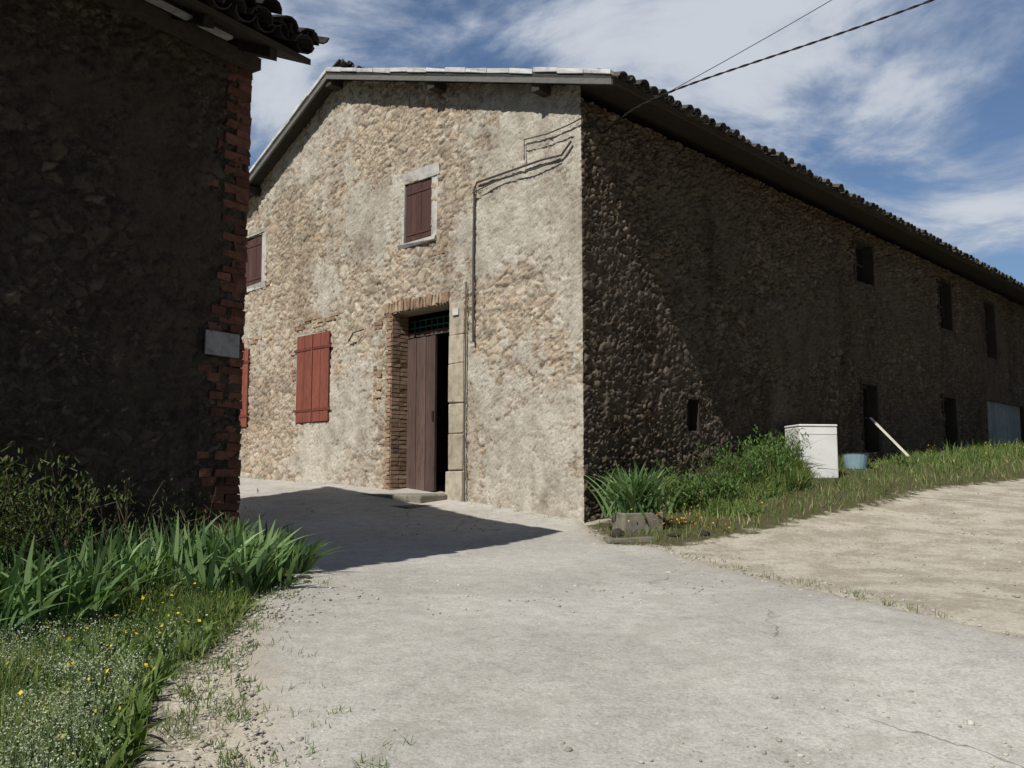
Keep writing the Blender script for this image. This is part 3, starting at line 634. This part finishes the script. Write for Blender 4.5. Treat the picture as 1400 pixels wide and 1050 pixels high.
tube(a,[(c[0],c[1],z0),(c[0],c[1],z0+.02),(c[0],c[1],z0+.26),(c[0],c[1],z0+.28)],[.14,.17,.21,.225],18); tube(a,[(c[0],c[1],z0+.03),(c[0],c[1],z0+.031)],[.165,.001],18); a.make('tub',M_blue,BK)
a=Acc(); p0=np.array([7.0,16.25,2.0]); p1=np.array([6.68,17.05,2.72]); a.box(p0,(p1-p0),np.array([.07,.05,0]),np.array([.0,.02,.03])); bevel(a.make('leaning_plank',M_plank),.004)
def rocks(name,x,y,size,mat,sink=.3,zo=0):
    N=len(x); zz=gz(x,y)+zo
    ring=[(-.9,.45),(-.3,.95),(.35,.9),(.85,.4)]; base=np.array([(r*math.cos(j*math.pi/3),r*math.sin(j*math.pi/3),h) for h,r in ring for j in range(6)])
    f=[(i*6+j,i*6+(j+1)%6,(i+1)*6+(j+1)%6,(i+1)*6+j) for i in range(3) for j in range(6)]+[(18,19,20,21),(18,21,22,23),(3,2,1,0),(5,4,3,0)]
    V=base[None]*(size[:,None,None]*np.stack([rng.uniform(.7,1.3,N),rng.uniform(.7,1.3,N),rng.uniform(.4,.8,N)],-1)[:,None,:])*(1+rng.normal(0,.12,(N,24,1)))
    V=V+np.stack([x,y,zz+size*(.5-sink)],-1)[:,None,:]
    F=(np.arange(N)[:,None,None]*24+np.array(f)[None]).reshape(-1,4)
    mk(name,V.reshape(-1,3),F,mat,None,True,np.repeat(rng.random(N),24))
gx=[];gy=[]
for _ in range(3600):
    t=rng.random()*(len(left_edge)-4)+2; i=int(t); f_=t-i; p=np.array(left_edge[i])*(1-f_)+np.array(left_edge[i+1])*f_
    gx.append(p[0]+rng.normal(-.05,.25)); gy.append(p[1]+rng.normal(0,.1))
for _ in range(900):
    t=rng.random()*(len(crack)-3); i=int(t); f_=t-i; p=np.array(crack[i])*(1-f_)+np.array(crack[i+1])*f_; gx.append(p[0]+rng.normal(.1,.2)); gy.append(p[1]+rng.normal(0,.15))
x=rng.uniform(-1.2,9,6000); y=rng.uniform(2.5,14,6000); gx+=list(x); gy+=list(y)
gx=np.array(gx);gy=np.array(gy); ok=(sdf(gx,gy,grassL)<.05)&(sdf(gx,gy,bank)<0)&~(((gx-C[0])*dv[0]+(gy-C[1])*dv[1]>-.05)&((gx-C[0])*(-du[0])+(gy-C[1])*(-du[1])<.05)); gx,gy=gx[ok],gy[ok]
zo=np.where(sdf(gx,gy,road_poly)>0,.035,.0)
rocks('gravel',gx,gy,np.abs(rng.normal(.004,.0045,len(gx)))+.002,M_peb,zo=zo)
rocks('rubble',np.array([-1.62,-1.52,-1.66,-1.48,1.15,1.75,2.1,-1.58]),np.array([6.75,6.85,6.6,6.7,10.1,10.0,10.1,6.9]),np.array([.07,.05,.045,.035,.09,.07,.06,.05]),M_beam,zo=.02)
# ---------------------------------------------------------------- light
el=math.radians(47.5)
g_=math.radians(10.8); nr=-du; Sh=-dv*math.cos(g_)+nr*math.sin(g_)
Sd=Vector((Sh[0]*math.cos(el),Sh[1]*math.cos(el),math.sin(el)))
sl_=bpy.data.lights.new('sun','SUN'); sl_.energy=5.0; sl_.angle=math.radians(.5); sl_.color=(1,.965,.90)
so=bpy.data.objects.new('sun',sl_); so.rotation_euler=(-Sd).to_track_quat('-Z','Y').to_euler(); sc.collection.objects.link(so)
w=bpy.data.worlds.new('World'); sc.world=w; w.use_nodes=True; nt=NT(w.node_tree)
bg=w.node_tree.nodes['Background']; bg.inputs['Strength'].default_value=.05
sky=nt.new('ShaderNodeTexSky',sky_type='NISHITA'); sky.sun_disc=False; sky.sun_elevation=el; sky.sun_rotation=math.atan2(Sh[0],Sh[1])
g=nt.new('ShaderNodeTexCoord').outputs['Generated']
sx=nt.new('ShaderNodeSeparateXYZ'); nt.l.new(g,sx.inputs[0])
zz=nt.m('ADD',nt.m('MAXIMUM',sx.outputs[2],0),.18)
cb=nt.new('ShaderNodeCombineXYZ'); nt.l.new(nt.m('DIVIDE',sx.outputs[0],zz),cb.inputs[0]); nt.l.new(nt.m('DIVIDE',sx.outputs[1],zz),cb.inputs[1])
cv=cb.outputs[0]
def cnoise(off,sc_,det,r,dist=0):
    n_=nt.new('ShaderNodeTexNoise'); nt.put(n_.inputs['Vector'],nt.vm('ADD',cv,off)); n_.inputs['Scale'].default_value=sc_; n_.inputs['Detail'].default_value=det; n_.inputs['Roughness'].default_value=r; n_.inputs['Distortion'].default_value=dist; return n_.outputs['Fac']
n1=cnoise((3.1,1.7,0),2.1,7,.6,.35); n2_=cnoise((8,2,0),.75,2,.5)
mm=nt.m('ADD',n1,nt.m('MULTIPLY',nt.m('SUBTRACT',n2_,.5),.45))
# clouds thinned behind and overhead to lower ambient light, gathered to the north
mm=nt.m('SUBTRACT',mm,nt.mr(sx.outputs[1],.45,-.1,0,.22)); mm=nt.m('SUBTRACT',mm,nt.mr(sx.outputs[2],.62,.9,0,.2))
cm=nt.mr(mm,.42,.62,.05,.92)
cl=nt.mix(nt.mr(mm,.48,.68),(7.6,8.9,11.2),(12.4,13.1,14.2))
hz_=nt.mr(sx.outputs[1],-.1,.3,.62,1.5)
hc=nt.new('ShaderNodeCombineXYZ')
for i_,f_ in enumerate((.84,1.0,1.18)): nt.l.new(nt.m('MULTIPLY',hz_,f_),hc.inputs[i_])
skc=nt.mix(1,sky.outputs[0],hc.outputs[0],'MULTIPLY')
nt.l.new(nt.mix(cm,skc,cl),bg.inputs['Color'])
# ---------------------------------------------------------------- camera
cam=bpy.data.cameras.new('cam'); cam.sensor_width=36; cam.lens=1250/1400*36; cam.clip_end=2000; cam.clip_start=.05
co=bpy.data.objects.new('camera',cam); co.location=(0,0,1.6); co.rotation_euler=(math.pi/2+math.atan(130/1250),0,0); sc.collection.objects.link(co); sc.camera=co
